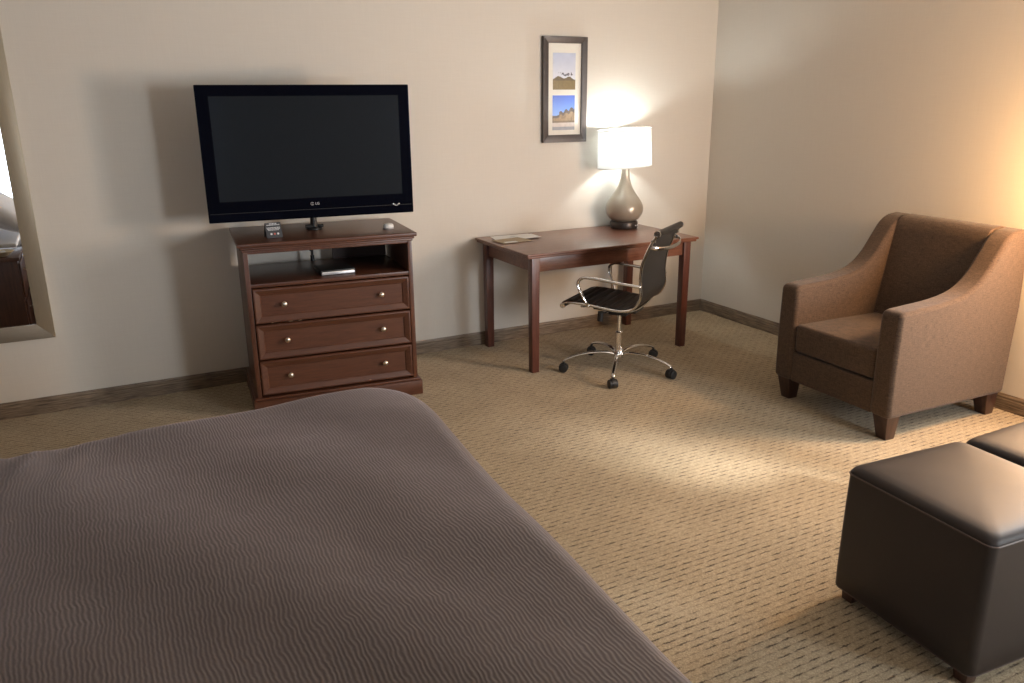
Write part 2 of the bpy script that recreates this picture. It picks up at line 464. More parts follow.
# top with moulded edge
def slab(bm, hx, hy, z0, z1, bev=0.0, seg=2, y1=None):
    return box(bm, -hx, hx, -hy, hy if y1 is None else y1, z0, z1, bev, seg)
bm = B(); slab(bm, W2, D2, 0.930, 0.952, 0.006, 3); slab(bm, W2-0.012, D2-0.012, 0.916, 0.931, 0.006, 3); slab(bm, BW+0.006, BD+0.006, 0.904, 0.917, 0.003)
obj('top', bm, M['cherry_x'], ds)
for s in (-1, 1):
    bm = B(); box(bm, s*BW-(0.018 if s > 0 else 0), s*BW+(0 if s > 0 else 0.018), -BD, BD, 0.095, 0.905, 0.002)
    # pilaster on the face
    x0, x1 = (BW-0.024, BW) if s > 0 else (-BW, -BW+0.024)
    box(bm, x0, x1, -BD-0.004, -BD+0.018, 0.100, 0.904, 0.002)
    obj('side_panel', bm, M['cherry_z'], ds)
bm = B(); box(bm, -BW+0.02, BW-0.02, -BD+0.002, -BD+0.020, 0.892, 0.905, 0.0015)
obj('top_rail', bm, M['cherry_x'], ds)
bm = B(); box(bm, -BW+0.021, BW-0.021, -BD, BD-0.02, 0.712, 0.732, 0.002)
obj('shelf', bm, M['cherry_x'], ds)
bm = B(); box(bm, -BW+0.021, BW-0.021, BD-0.022, BD-0.010, 0.10, 0.712)
box(bm, 0.10, BW-0.021, BD-0.022, BD-0.010, 0.712, 0.904)
obj('back_panel', bm, M['inner_dark'], ds)
# plinth with bracket feet
bm = B()
PW, PD = W2-0.004, D2-0.002
poly = [(-PW, 0), (-PW+0.11, 0), (-PW+0.135, 0.018), (-PW+0.18, 0.03), (PW-0.18, 0.03), (PW-0.135, 0.018), (PW-0.11, 0), (PW, 0), (PW, 0.085), (-PW, 0.085)]
prism(bm, poly, -PD, -PD+0.022, 'y', 0.002, 2)
for s in (-1, 1):
    x0, x1 = (PW-0.022, PW) if s > 0 else (-PW, -PW+0.022)
    prism(bm, [(-PD+0.022, 0), (-PD+0.10, 0), (-PD+0.13, 0.025), (PD-0.13, 0.025), (PD-0.10, 0), (PD-0.02, 0), (PD-0.02, 0.085), (-PD+0.022, 0.085)], x0, x1, 'x')
slab(bm, PW-0.008, PD-0.008, 0.085, 0.100, 0.004, 3, PD-0.02)
obj('plinth', bm, M['cherry_x'], ds)
bm = B(); box(bm, -BW+0.022, BW-0.022, -BD+0.06, BD-0.025, 0.10, 0.106); obj('carcass_floor', bm, M['inner_dark'], ds)
# drawers
dx0, dx1 = -BW+0.027, BW-0.027
zs = [(0.516, 0.706), (0.314, 0.508), (0.112, 0.306)]
for z0, z1 in zs:
    bm = B()
    # drawer box
    box(bm, dx0+0.01, dx1-0.01, -BD+0.012, BD-0.06, z0+0.01, z1-0.01)
    y0 = -BD-0.010
    # raised rim around a recessed field
    rw, rd = 0.040, 0.020
    O = [(dx0, z0), (dx1, z0), (dx1, z1), (dx0, z1)]
    def ring(k): return [(dx0+k, z0+k), (dx1-k, z0+k), (dx1-k, z1-k), (dx0+k, z1-k)]
    loops_ = [(ring(0), -BD+0.012), (ring(0), y0+0.006), (ring(0.004), y0), (ring(0.010), y0-0.001), (ring(rw-0.004), y0+0.010), (ring(rw), y0+0.015)]
    vv = [[bm.verts.new((p, y, q)) for p, q in rg] for rg, y in loops_]
    for a, b_ in zip(vv, vv[1:]):
        for k in range(4): bm.faces.new((a[k], a[(k+1)%4], b_[(k+1)%4], b_[k]))
    bm.faces.new(vv[-1]); bm.faces.new(vv[0][::-1])
    dw = obj('drawer', bm, M['cherry_x'], ds, True, 20)
    zc = (z0+z1)/2+0.004
    for kx in (-0.265, 0.262):
        bm = B()
        # knob: turned, axis along -y
        prof = [(0.0055, 0.0), (0.0050, 0.010), (0.009, 0.014), (0.0145, 0.019), (0.0150, 0.023), (0.011, 0.028), (0.004, 0.0300), (0.0005, 0.0302)]
        lathe(bm, prof, n=20)
        bmesh.ops.rotate(bm, verts=bm.verts, cent=(0, 0, 0), matrix=Matrix.Rotation(PI/2, 3, 'X'))
        bmesh.ops.translate(bm, verts=bm.verts, vec=(kx, y0+0.014, zc))
        obj('knob', bm, M['nickel'], dw)
# chipped edges on the drawer rims
chip = plain('bare_wood_chip', (0.45, 0.3, 0.2), 0.7)
for (cx_, cz_, w_) in ((-0.19, zs[0][0]+0.001, 0.016), (-0.24, zs[0][0]+0.001, 0.02), (-0.335, zs[0][0]+0.002, 0.008), (0.17, zs[2][0]+0.012, 0.01)):
    bm = B(); box(bm, cx_-w_/2, cx_+w_/2, -BD-0.0118, -BD-0.007, cz_-0.001, cz_+0.002, 0.0008)
    obj('chipped_edge', bm, chip, ds, label='pale chip in a drawer edge')

# ------------------------------------------------------------------ television
tv = thing('television', 'large flat black television on a swivel pole stand on top of the dresser', 'television', (1.105, 4.573, 0.954), math.radians(-6.2))
TW, TZ0, TZ1 = 0.558, 0.078, 0.783
TYF = -0.105   # front face
bm = B(); box(bm, -TW, TW, TYF, TYF+0.035, TZ0, TZ1, 0.005, 3); obj('bezel', bm, M['tv_black'], tv, True, 38, None, True)
bm = B(); box(bm, -TW+0.064, TW-0.062, TYF-0.0012, TYF+0.002, TZ0+0.110, TZ1-0.057); obj('screen', bm, M['tv_screen'], tv, False)
bm = B(); hexa(bm, [(-TW+0.03, TYF+0.034, TZ0+0.03), (TW-0.03, TYF+0.034, TZ0+0.03), (TW-0.03, TYF+0.034, TZ1-0.03), (-TW+0.03, TYF+0.034, TZ1-0.03)],
     [(-TW+0.12, TYF+0.085, TZ0+0.10), (TW-0.12, TYF+0.085, TZ0+0.10), (TW-0.12, TYF+0.085, TZ1-0.12), (-TW+0.12, TYF+0.085, TZ1-0.12)], 0.008, 2)
obj('back_cover', bm, M['tv_back'], tv)
bm = B(); box(bm, -TW+0.01, TW-0.01, TYF-0.002, TYF+0.004, TZ0+0.046, TZ0+0.049); obj('seam_line', bm, plain('black_seam', (0.004, 0.004, 0.006), 0.6), tv, False)
# stand pole, clamp
bm = B()
lathe(bm, [(0.045, 0.0), (0.045, 0.006), (0.040, 0.010), (0.020, 0.012), (0.018, 0.06), (0.018, 0.35)], 0.0, 0.01, 28)
obj('pole', bm, M['black'], tv)
bm = B()
box(bm, -0.06, 0.06, -0.02, 0.05, 0.30, 0.42, 0.004); obj('mount_plate', bm, M['black'], tv)
bm = B()
tube(bm, [(0.018, -0.012, 0.001), (0.030, -0.018, 0.016), (0.030, -0.018, 0.030)], 0.0055, 10)
obj('clamp_hook', bm, M['tv_back'], tv)
bm = B(); tube(bm, [(-0.048, 0.0, 0.018), (-0.01, 0.0, 0.018)], 0.011, 12); obj('clamp', bm, M['tv_back'], tv)
bm = B(); tube(bm, [(0.01, 0.0, 0.018), (0.052, 0.002, 0.018)], 0.009, 12); obj('clamp', bm, M['tv_back'], tv)
bm = B(); tube(bm, [(0.012, -0.019, 0.012), (0.013, -0.0195, 0.05)], 0.004, 8); obj('clamp_bolt', bm, M['chrome'], tv, label='bright chrome bolt')
# logo: round emblem and letters
def text(s, size, depth):
    c = bpy.data.curves.new('lettering', 'FONT'); c.body = s; c.size = size; c.extrude = depth; c.align_x = 'CENTER'; c.align_y = 'CENTER'
    o = bpy.data.objects.new('lettering', c); COL.objects.link(o)
    dg = bpy.context.evaluated_depsgraph_get(); me = bpy.data.meshes.new_from_object(o.evaluated_get(dg))
    bpy.data.objects.remove(o); bpy.data.curves.remove(c)
    return me
me = text('LG', 0.019, 0.0006)
me.transform(Matrix.Rotation(PI/2, 4, 'X')); me.materials.append(M['logo'])
lo = bpy.data.objects.new('logo_lettering', me); COL.objects.link(lo); lo.parent = tv; lo.location = (0.014, TYF-0.001, TZ0+0.078)
bm = B()
tube(bm, [(0.011*math.cos(a), 0, 0.011*math.sin(a)) for a in [PI*0.1+k*2*PI*0.9/20 for k in range(21)]], 0.0016, 8, up=Vector((0, 1, 0)))
box(bm, -0.002, 0.0002, -0.001, 0.001, -0.005, 0.006); box(bm, -0.002, 0.005, -0.001, 0.001, -0.006, -0.004)
o = obj('logo_emblem', bm, M['logo'], tv); o.location = (-0.014, TYF-0.0005, TZ0+0.078); o.scale = (0.72, 1, 0.72)
bm = B()
tube(bm, [(0.022*math.cos(a), 0, 0.022*math.sin(a)) for a in [PI*1.18+k*PI*0.64/12 for k in range(13)]], 0.0035, 8, ry=0.0015, up=Vector((0, 1, 0)))
o = obj('power_mark', bm, M['silver'], tv, label='silver smile-shaped power mark'); o.location = (TW-0.10, TYF-0.0005, TZ0+0.068)
for k, zz in enumerate((0.42, 0.455)):
    bm = B(); box(bm, TW-0.002, TW+0.0015, TYF+0.01, TYF+0.022, zz, zz+0.02, 0.0006); obj('button', bm, M['tv_back'], tv)

# ------------------------------------------------------------------ things on and in the dresser
def world_on_dresser(px, py): return (Matrix.Rotation(DR, 3, 'Z') @ Vector((px, py, 0))) + Vector((1.139, 4.520, 0))
pc = thing('placard', 'small charcoal tent card with white print, left on the dresser top', 'sign', (0.845, 4.42, 0.952), math.radians(4))
bm = B()
hexa(bm, [(-0.042, -0.030, 0), (0.042, -0.030, 0), (0.042, -0.028, 0), (-0.042, -0.028, 0)], [(-0.042, -0.003, 0.078), (0.042, -0.003, 0.078), (0.042, -0.001, 0.078), (-0.042, -0.001, 0.078)])
hexa(bm, [(-0.042, 0.028, 0), (0.042, 0.028, 0), (0.042, 0.030, 0), (-0.042, 0.030, 0)], [(-0.042, -0.001, 0.078), (0.042, -0.001, 0.078), (0.042, 0.002, 0.078), (-0.042, 0.002, 0.078)])
obj('card', bm, M['placard'], pc, False)
def on_card(x0, x1, t0, t1, m, nm):   # t along slope from bottom 0..1
    bm = B()
    def P(x, t): return (x, -0.030+0.027*t-0.0009, 0.078*t+0.0003)
    a = [P(x0, t0), P(x1, t0), P(x1, t1), P(x0, t1)]
    hexa(bm, [(x, y+0.0008, z) for x, y, z in a], a)
    return obj(nm, bm, m, pc, False)
bm = B()
def P_(x, t): return (x, -0.030+0.027*t-0.0009, 0.078*t+0.0003)
for (t0, t1, w) in ((0.90, 0.96, 0.020), (0.82, 0.87, 0.034), (0.64, 0.69, 0.036), (0.56, 0.61, 0.034), (0.49, 0.53, 0.030)):
    x = -w
    while x < w-0.002:
        ww = random.uniform(0.004, 0.010); x1 = min(x+ww, w)
        a = [P_(x, t0), P_(x1, t0), P_(x1, t1), P_(x, t1)]
        hexa(bm, [(p, q+0.0008, r) for p, q, r in a], a); x = x1+0.0022
obj('printed_lines', bm, M['ink_white'], pc, False, label='lines of small white print')
for k, m_ in ((-1, 'ink_white'), (0, 'ink_red'), (1, 'ink_white')):
    bm = B(); cx_ = k*0.018+0.002
    n = 14; cz, R_ = 0.26, 0.0055
    vs = [bm.verts.new((cx_+R_*math.cos(2*PI*i/n), -0.030+0.027*(cz+R_*math.sin(2*PI*i/n)/0.082)-0.0012, 0.078*cz+R_*math.sin(2*PI*i/n))) for i in range(n)]
    vb = [bm.verts.new((v.co.x, v.co.y+0.0009, v.co.z)) for v in vs]
    bm.faces.new(vs); bm.faces.new(vb[::-1])
    for i in range(n): bm.faces.new((vs[i], vb[i], vb[(i+1)%n], vs[(i+1)%n]))
    obj('button_icon', bm, M[m_], pc, False)

pk = thing('plastic_puck', 'small white rounded plastic device, right end of the dresser top', 'device', (1.482, 4.385, 0.952), math.radians(-10))
bm = B(); lathe(bm, [(0.024, 0), (0.029, 0.004), (0.031, 0.012), (0.030, 0.021), (0.024, 0.028), (0.012, 0.031), (0.001, 0.0315)], n=32, sx=1.0, sy=0.85); obj('casing', bm, M['white_pl'], pk)
bm = B(); lathe(bm, [(0.0305, 0.0), (0.0315, 0.002), (0.0315, 0.006), (0.0305, 0.008)], n=32, sx=1.02, sy=0.87); obj('base_ring', bm, plain('grey_plastic', (0.35, 0.35, 0.35), 0.4), pk)

bn = thing('binder', 'black folder with silver-white page edge lying on the open shelf of the dresser', 'binder', (1.160, 4.395, 0.7325), math.radians(-2))
bm = B(); box(bm, -0.090, 0.088, -0.085, 0.095, 0.004, 0.020, 0.002); obj('pages', bm, M['paper'], bn)
bm = B(); box(bm, -0.095, 0.092, -0.083, 0.10, 0.020, 0.028, 0.002); box(bm, -0.095, 0.092, -0.083, 0.10, 0.0, 0.004, 0.001); box(bm, -0.097, -0.089, -0.085, 0.10, 0.0, 0.028, 0.002)
obj('cover', bm, M['black'], bn)
bm = B(); box(bm, -0.093, 0.090, -0.0875, -0.084, 0.006, 0.016, 0.001); obj('metal_edge', bm, M['silver'], bn)

cb = thing('television_cable', 'short black cable hanging at the open back of the dresser shelf', 'cable', (1.13, 4.78, 0.733))
bm = B(); tube(bm, catmull([(0, 0, 0.002), (0.0, 0.0, 0.05), (0.003, 0.004, 0.10), (0.004, 0.004, 0.152)]), 0.008, 8); obj('cable', bm, M['black'], cb)
bm = B(); tube(bm, catmull([(0.0, 0.0, 0.055), (-0.03, 0.0, 0.085), (-0.055, 0.004, 0.125), (-0.07, 0.004, 0.15)]), 0.004, 8); obj('side_cable', bm, M['black'], cb)
bm = B(); tube(bm, [(0, 0, 0.0), (0, 0, 0.035)], 0.012, 12); obj('plug', bm, M['black'], cb)

# ------------------------------------------------------------------ desk
dk = thing('desk', 'cherry wood writing desk with four straight legs against the back wall', 'desk', (2.914, 4.525, 0), 0.0)
HX, HY, ZT = 0.653, 0.370, 0.762
bm = B(); box(bm, -HX, HX, -HY, HY, ZT-0.016, ZT, 0.005, 3); box(bm, -HX+0.010, HX-0.010, -HY+0.010, HY-0.005, ZT-0.030, ZT-0.015, 0.005, 3)
obj('desktop', bm, M['desk_x'], dk)
LX, LY = HX-0.072, HY-0.052
for sx in (-1, 1):
    for sy in (-1, 1):
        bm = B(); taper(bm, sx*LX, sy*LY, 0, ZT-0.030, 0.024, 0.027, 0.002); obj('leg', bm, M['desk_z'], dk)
for sy in (-1, 1):
    bm = B(); box(bm, -LX+0.027, LX-0.027, sy*LY-0.010, sy*LY+0.010, ZT-0.120, ZT-0.030, 0.001); obj('apron', bm, M['desk_x'], dk)
for sx in (-1, 1):
    bm = B(); box(bm, sx*LX-0.010, sx*LX+0.010, -LY+0.027, LY-0.027, ZT-0.120, ZT-0.030, 0.001); obj('apron', bm, M['desk_x'], dk)

# ------------------------------------------------------------------ desk lamp
LXc, LYc = 3.369, 4.742
lp = thing('table_lamp', 'lit table lamp with white shade and grey-beige gourd base on the desk', 'lamp', (LXc, LYc, ZT+0.001), 0)
bm = B(); lathe(bm, [(0.096, 0), (0.099, 0.004), (0.099, 0.042), (0.094, 0.050), (0.080, 0.055)], n=48); obj('foot', bm, M['lampfoot'], lp)
bm = B(); prof = catmull([(0.080, 0, 0.052), (0.108, 0, 0.072), (0.128, 0, 0.105), (0.133, 0, 0.136), (0.126, 0, 0.170), (0.105, 0, 0.207), (0.077, 0, 0.246), (0.052, 0, 0.290), (0.036, 0, 0.340), (0.029, 0, 0.39), (0.027, 0, 0.44)], 5)
lathe(bm, [(p.x, p.z) for p in prof], n=56); obj('ceramic_body', bm, M['ceramic'], lp)
bm = B(); lathe(bm, [(0.014, 0.438), (0.014, 0.47), (0.018, 0.475), (0.018, 0.555), (0.010, 0.57)], n=20); obj('socket', bm, M['nickel'], lp)
S0, S1, SRX, SRY = 0.432, 0.682, 0.207, 0.150
TILT = Matrix.Rotation(math.radians(-2.6), 3, 'Y')
def tilt(bm):
    bmesh.ops.rotate(bm, verts=bm.verts, cent=(0, 0, 0.56), matrix=TILT); bmesh.ops.translate(bm, verts=bm.verts, vec=(-0.012, 0, 0)); return bm
bm = B(); n = 72
outs = [[(SRX*k*math.cos(2*PI*i/n), SRY*k*math.sin(2*PI*i/n), z) for i in range(n)] for k, z in ((1.0, S0), (0.965, S1))]
ins = [[(p[0]*0.988, p[1]*0.985, p[2]) for p in r] for r in outs]
V = [[bm.verts.new(p) for p in r] for r in (outs[0], outs[1], ins[1], ins[0])]
for a in range(4):
    b_ = (a+1) % 4
    for i in range(n): bm.faces.new((V[a][i], V[a][(i+1)%n], V[b_][(i+1)%n], V[b_][i]))
shade = obj('lamp_shade', tilt(bm), M['shade'], lp, True, 60)
for nm, z, k in (('shade_trim', S0, 1.004), ('shade_trim', S1, 0.969)):
    bm = B(); pts = [(SRX*k*math.cos(2*PI*i/n), SRY*k*math.sin(2*PI*i/n), z) for i in range(n+1)]
    tube(bm, pts, 0.0016, 6, ry=0.004, cap=False); obj(nm, tilt(bm), M['white_pl'], lp)
bm = B()
for a in (0, 2*PI/3, 4*PI/3): tube(bm, [(0, 0, S1-0.02), (SRX*0.955*math.cos(a), SRY*0.955*math.sin(a), S1-0.004)], 0.002, 6)
tube(bm, [(0.0, 0.0, 0.66), (0, 0, S1+0.012)], 0.0035, 8)
tube(bm, catmull([(0.018, 0, 0.49), (0.05, 0, 0.56), (0.045, 0, 0.63), (0, 0, 0.67)]), 0.0018, 6); tube(bm, catmull([(-0.018, 0, 0.49), (-0.05, 0, 0.56), (-0.045, 0, 0.63), (0, 0, 0.67)]), 0.0018, 6)
obj('shade_carrier', tilt(bm), M['nickel'], lp)
bm = B(); lathe(bm, [(0.001, 0.568), (0.012, 0.572), (0.02, 0.588), (0.026, 0.612), (0.021, 0.634), (0.010, 0.643), (0.001, 0.644)], n=24, cap=False)
obj('bulb', bm, emit('bulb_glow', (0.90, 0.98, 0.98), 440), lp)
for kx in (0.035, 0.062):
    bm = B(); lathe(bm, [(0.0045, 0), (0.0045, 0.006), (0.002, 0.0075)], n=12)
    bmesh.ops.rotate(bm, verts=bm.verts, cent=(0, 0, 0), matrix=Matrix.Rotation(PI/2, 3, 'X'))
    bmesh.ops.translate(bm, verts=bm.verts, vec=(kx, -math.sqrt(0.099**2-kx**2), 0.024)); obj('outlet_button', bm, M['silver'], lp)
bm = B(); tube(bm, catmull([(0.02, 0.097, 0.01), (0.02, 0.145, 0.006), (0.02, 0.162, 0.0), (0.02, 0.165, -0.05), (0.015, 0.165, -0.25), (0.025, 0.165, -0.45), (0.02, 0.150, -0.70)]), 0.003, 8)
obj('cord', bm, M['cord'], lp, label='thin brown cord hanging behind the desk')

# ------------------------------------------------------------------ papers on desk
def sheet(name, label, pts, z, th, m):
    bm = B()
    hexa(bm, [(x, y, z) for x, y in pts], [(x, y, z+th) for x, y in pts])
    o = obj(name, bm, m, None, False); return tag(o, label, 'paper')
Z = ZT+0.0012
sheet('paper_sheet', 'white printed sheet lying flat at the back left corner of the desk', [(2.335, 4.735), (2.60, 4.70), (2.645, 4.85), (2.36, 4.866)], Z, 0.0012, M['paper'])
sheet('notepad', 'tan notepad with a white corner lying at the left end of the desk', [(2.305, 4.56), (2.53, 4.58), (2.50, 4.725), (2.29, 4.70)], Z+0.0016, 0.004, M['tanpaper'])
o = sheet('paper_card', 'bright white folded card overlapping the tan notepad, nearest the middle of the desk', [(2.515, 4.645), (2.64, 4.655), (2.64, 4.80), (2.47, 4.80)], Z+0.0062, 0.0012, M['paper'])
bm = B(); box(bm, 2.325, 2.415, 4.562, 4.60, Z+0.0057, Z+0.0060)
npd = bpy.data.objects['notepad']; oo = obj('white_label', bm, M['paper'], npd, False, label='white label strip')

# ------------------------------------------------------------------ framed pictures
pf = thing('picture_frame', 'narrow dark frame holding two small landscape photographs, on the wall left of the lamp', 'picture', (2.956, YF, 1.366))
fx, fz, fwid = 0.1725, 0.685, 0.042
def pf_piece(o0, o1, i1, i0):
    b = [(p[0], -0.001, p[1]) for p in (o0, o1, i1, i0)]; t = [(p[0], y, p[1]) for p, y in ((o0, -0.028), (o1, -0.028), (i1, -0.024), (i0, -0.024))]
    obj('frame_rail', hexa(B(), b, t, 0.0015, 2), M['frame_dk'], pf)
pf_piece((-fx, 0), (fx, 0), (fx-fwid, fwid+0.008), (-fx+fwid, fwid+0.008))
pf_piece((fx, 0), (fx, fz), (fx-fwid, fz-fwid), (fx-fwid, fwid+0.008))
pf_piece((fx, fz), (-fx, fz), (-fx+fwid, fz-fwid), (fx-fwid, fz-fwid))
pf_piece((-fx, fz), (-fx, 0), (-fx+fwid, fwid+0.008), (-fx+fwid, fz-fwid))
bm = B(); box(bm, -fx+fwid-0.004, fx-fwid+0.004, -0.013, -0.004, fwid, fz-fwid+0.004); obj('mat_board', bm, M['mat_board'], pf, False)
def vnoise(x, y, s):
    def h(i, j):
        k = math.sin(i*127.1+j*311.7+s*74.7)*43758.5453; return k-math.floor(k)
    i, j = math.floor(x), math.floor(y); u, v = x-i, y-j; u = u*u*(3-2*u); v = v*v*(3-2*v)
    return (h(i, j)*(1-u)+h(i+1, j)*u)*(1-v)+(h(i, j+1)*(1-u)+h(i+1, j+1)*u)*v
def fbm(x, y, s): return sum(vnoise(x*2**k, y*2**k, s+k)/2**(k+1) for k in range(4))
def print_obj(name, x0, x1, z0, z1, fn, label, nx=56, nz=84):
    bm = B(); cl = bm.loops.layers.float_color.new('Col')
    g = [[bm.verts.new((x0+(x1-x0)*i/nx, -0.0138, z0+(z1-z0)*j/nz)) for i in range(nx+1)] for j in range(nz+1)]
    for j in range(nz):
        for i in range(nx):
            f = bm.faces.new((g[j][i], g[j][i+1], g[j+1][i+1], g[j+1][i]))
            c = fn((i+0.5)/nx, (j+0.5)/nz)
            for lo_ in f.loops: lo_[cl] = (*c, 1)
    ed = [bm.verts.new((x, -0.0131, z)) for x, z in ((x0, z0), (x1, z0), (x1, z1), (x0, z1))]
    bm.faces.new(ed)
    me = bpy.data.meshes.new(name); bm.to_mesh(me); bm.free()
    m, nt, b = nodes(name+'_ink')
    at = nt.nodes.new('ShaderNodeVertexColor'); at.layer_name = 'Col'; L(nt, at.outputs[0], b.inputs['Base Color']); b.inputs['Roughness'].default_value = 0.35
    me.materials.append(m)
    o = bpy.data.objects.new(name, me); COL.objects.link(o); o.parent = pf; o['label'] = label
def hills(u, v):
    h1 = 0.26+0.10*math.exp(-((u-0.25)/0.2)**2)+0.09*math.exp(-((u-0.72)/0.16)**2)+0.02*fbm(u*9, 0, 3)
    tree = 0.42+0.05*math.sin(u*7+1) ; d = fbm(u*16, v*16, 5)
    if v < 0.25: return tuple(c*(0.8+0.4*d) for c in (0.20, 0.145, 0.055))
    if v < h1: return tuple(c*(0.7+0.6*d) for c in (0.12, 0.09, 0.045))
    if 0.25 < u < 0.88 and abs(v-(0.43+0.02*math.sin(u*8))) < 0.055*d*1.3 and d > 0.42: return (0.10, 0.10, 0.13)
    k = min(1, (v-0.3)/0.7); w = 0.12*(fbm(u*3, v*4, 9)-0.5)
    return (0.66-0.16*k+w, 0.68-0.12*k+w, 0.76-0.03*k+w)
def chateau(u, v):
    d = fbm(u*14, v*14, 11); top = 0.40+0.22*max(0, u-0.15)+0.09*abs(math.sin(u*13))*(u > 0.3)+0.03*d
    if v < 0.10: return tuple(c*(0.8+0.3*d) for c in (0.32, 0.36, 0.42))
    if v < 0.22: return tuple(c*(0.85+0.3*d) for c in (0.62, 0.58, 0.56))
    if v < 0.27: return tuple(c*(0.6+0.6*d) for c in (0.22, 0.17, 0.12))
    if v < top*0.82: return tuple(c*(0.5+0.9*d) for c in (0.31, 0.225, 0.14))
    if v < top: return tuple(c*(0.5+0.8*d) for c in (0.13, 0.11, 0.10))
    k = (v-0.4)/0.6
    return (0.20-0.12*k, 0.40-0.22*k, 0.85-0.14*k)
print_obj('landscape_print', -0.092, 0.085, 0.347, 0.582, hills, 'upper photograph of brown hills and bare trees under a pale sky')
print_obj('building_print', -0.094, 0.083, 0.082, 0.310, chateau, 'lower photograph of a brown building under a deep blue sky')

# ------------------------------------------------------------------ desk chair
ch = thing('office_chair', 'black ribbed office chair with chrome frame and five casters, drawn up to the desk', 'chair', (2.822, 3.985, 0), math.radians(34))
SL = catmull([(0, .292, .418), (0, .294, .440), (0, .280, .458), (0, .23, .464), (0, .12, .460), (0, .02, .450), (0, -.06, .444), (0, -.12, .449), (0, -.168, .470), (0, -.196, .506), (0, -.210, .55),
              (0, -.207, .60), (0, -.204, .66), (0, -.214, .74), (0, -.248, .83), (0, -.288, .905)], 6)
ns = len(SL); SPL = next(i for i, p in enumerate(SL) if p.y < -.185)
HW = 0.212
def sling(i0, i1, name):
    bm = B(); th = 0.012; nx = 2
    # arc length for ribs
    s = 0; rows = []
    for i in range(i0, i1):
        for k in range(4):
            p = SL[i].lerp(SL[i+1], k/4); t = (SL[i+1]-SL[i]); nrm = Vector((0, -t.z, t.y)).normalized()
            if nrm.z*1+nrm.y*0.3 < 0 and t.y < 0: nrm = -nrm
            if t.y < 0 or t.z > 0: nrm = Vector((0, t.z, -t.y)).normalized()
            rows.append((p, nrm, s)); s += t.length/4
    fr = [];
    for p, nrm, s_ in rows:
        ph = abs(math.sin(PI*s_/0.052)); h = 0.003+0.007*ph**0.6
        fr.append(([p+nrm*h, p-nrm*0.004]))
    rings = []
    for (a, b_) in fr:
        r = []
        for x in (-HW, -HW+0.01, 0, HW-0.01, HW): r.append(bm.verts.new((x, a.y, a.z)))
        for x in (HW, HW-0.01, 0, -HW+0.01, -HW): r.append(bm.verts.new((x, b_.y, b_.z)))
        rings.append(r)
    for a, b_ in zip(rings, rings[1:]):
        for k in range(10): bm.faces.new((a[k], a[(k+1)%10], b_[(k+1)%10], b_[k]))
    bm.faces.new(rings[0]); bm.faces.new(rings[-1][::-1])
    return obj(name, bm, M['pad'], ch, True, 50)
sling(2, SPL, 'seat'); sling(SPL, ns-1, 'backrest')
# head roll and front roll
bm = B(); tube(bm, [(-HW, -.290, .912), (HW, -.290, .912)], 0.020, 16); obj('top_roll', bm, M['pad'], ch)
bm = B(); tube(bm, [(-HW, .290, .438), (HW, .290, .438)], 0.014, 14); obj('front_roll', bm, M['pad'], ch)
RX = HW+0.010
for s in (-1, 1):
    bm = B(); tube(bm, [Vector((s*RX, p.y, p.z-0.001)) for p in SL[3:]], 0.0085, 10, ry=0.013, up=Vector((1, 0, 0)))
    tube(bm, [(s*RX-0.012*s, .290, .438), (s*RX+0.006*s, .290, .438)], 0.0165, 14)
    tube(bm, [(s*RX-0.012*s, -.294, .915), (s*RX+0.002*s, -.294, .915)], 0.019, 14)
    obj('side_rail', bm, M['chrome'], ch)
for s in (-1, 1):
    X = s*(RX+0.016)
    bm = B(); pts = catmull([(s*RX, .115, .448), (X+0.004*s, .140, .500), (X+0.010*s, .172, .565), (X+0.010*s, .176, .600), (X+0.010*s, .152, .626), (X+0.010*s, .105, .632), (X+0.010*s, .0, .624), (X+0.008*s, -.11, .614), (X, -.185, .608), (s*RX, -.205, .606)], 5)
    tube(bm, pts, 0.0135, 12, ry=0.009); obj('armrest', bm, M['chrome'], ch)
# curved handle bar behind the back
bm = B(); tube(bm, catmull([(-RX, -.255, .840), (-RX+0.012, -.290, .833), (-0.12, -.325, .825), (0, -.333, .823), (0.12, -.325, .825), (RX-0.012, -.290, .833), (RX, -.255, .840)], 5), 0.005, 10, ry=0.011); obj('back_handle', bm, M['chrome'], ch)
for s in (-1, 1):
    bm = B(); tube(bm, [(s*(RX-0.016), -.272, .872), (s*(RX+0.008), -.272, .872)], 0.012, 12); obj('bolt', bm, M['chrome'], ch)
for yy in (.16, -.13):
    bm = B(); tube(bm, catmull([(-RX, yy, .446), (-0.12, yy, .428), (0, yy, .424), (0.12, yy, .428), (RX, yy, .446)], 5), 0.011, 10, ry=0.007); obj('seat_spreader', bm, M['chrome'], ch)
bm = B(); box(bm, -0.075, 0.075, -0.13, 0.15, .395, .424, 0.008, 3); box(bm, -0.045, 0.045, -0.06, 0.06, .365, .398, 0.006, 3); obj('tilt_mechanism', bm, M['black'], ch)
bm = B(); tube(bm, [(-0.03, .06, .385), (-0.10, .085, .378)], 0.005, 8); tube(bm, [(-0.100, .085, .395), (-0.105, .087, .335)], 0.019, 14); obj('tension_knob', bm, M['black'], ch)
bm = B(); tube(bm, [(0.03, .0, .39), (0.17, -.02, .392)], 0.004, 8); tube(bm, [(0.17, -.02, .392), (0.20, -.024, .392)], 0.008, 8); obj('lever', bm, M['black'], ch)
bm = B(); lathe(bm, [(0.014, .19), (0.014, .372)], n=20); lathe(bm, [(0.024, .095), (0.024, .25), (0.020, .255), (0.0145, .256)], n=24); obj('gas_column', bm, M['chrome'], ch)
bm = B(); lathe(bm, [(0.030, .085), (0.036, .092), (0.036, .125), (0.030, .135), (0.024, .137)], n=28); obj('hub', bm, M['chrome'], ch)
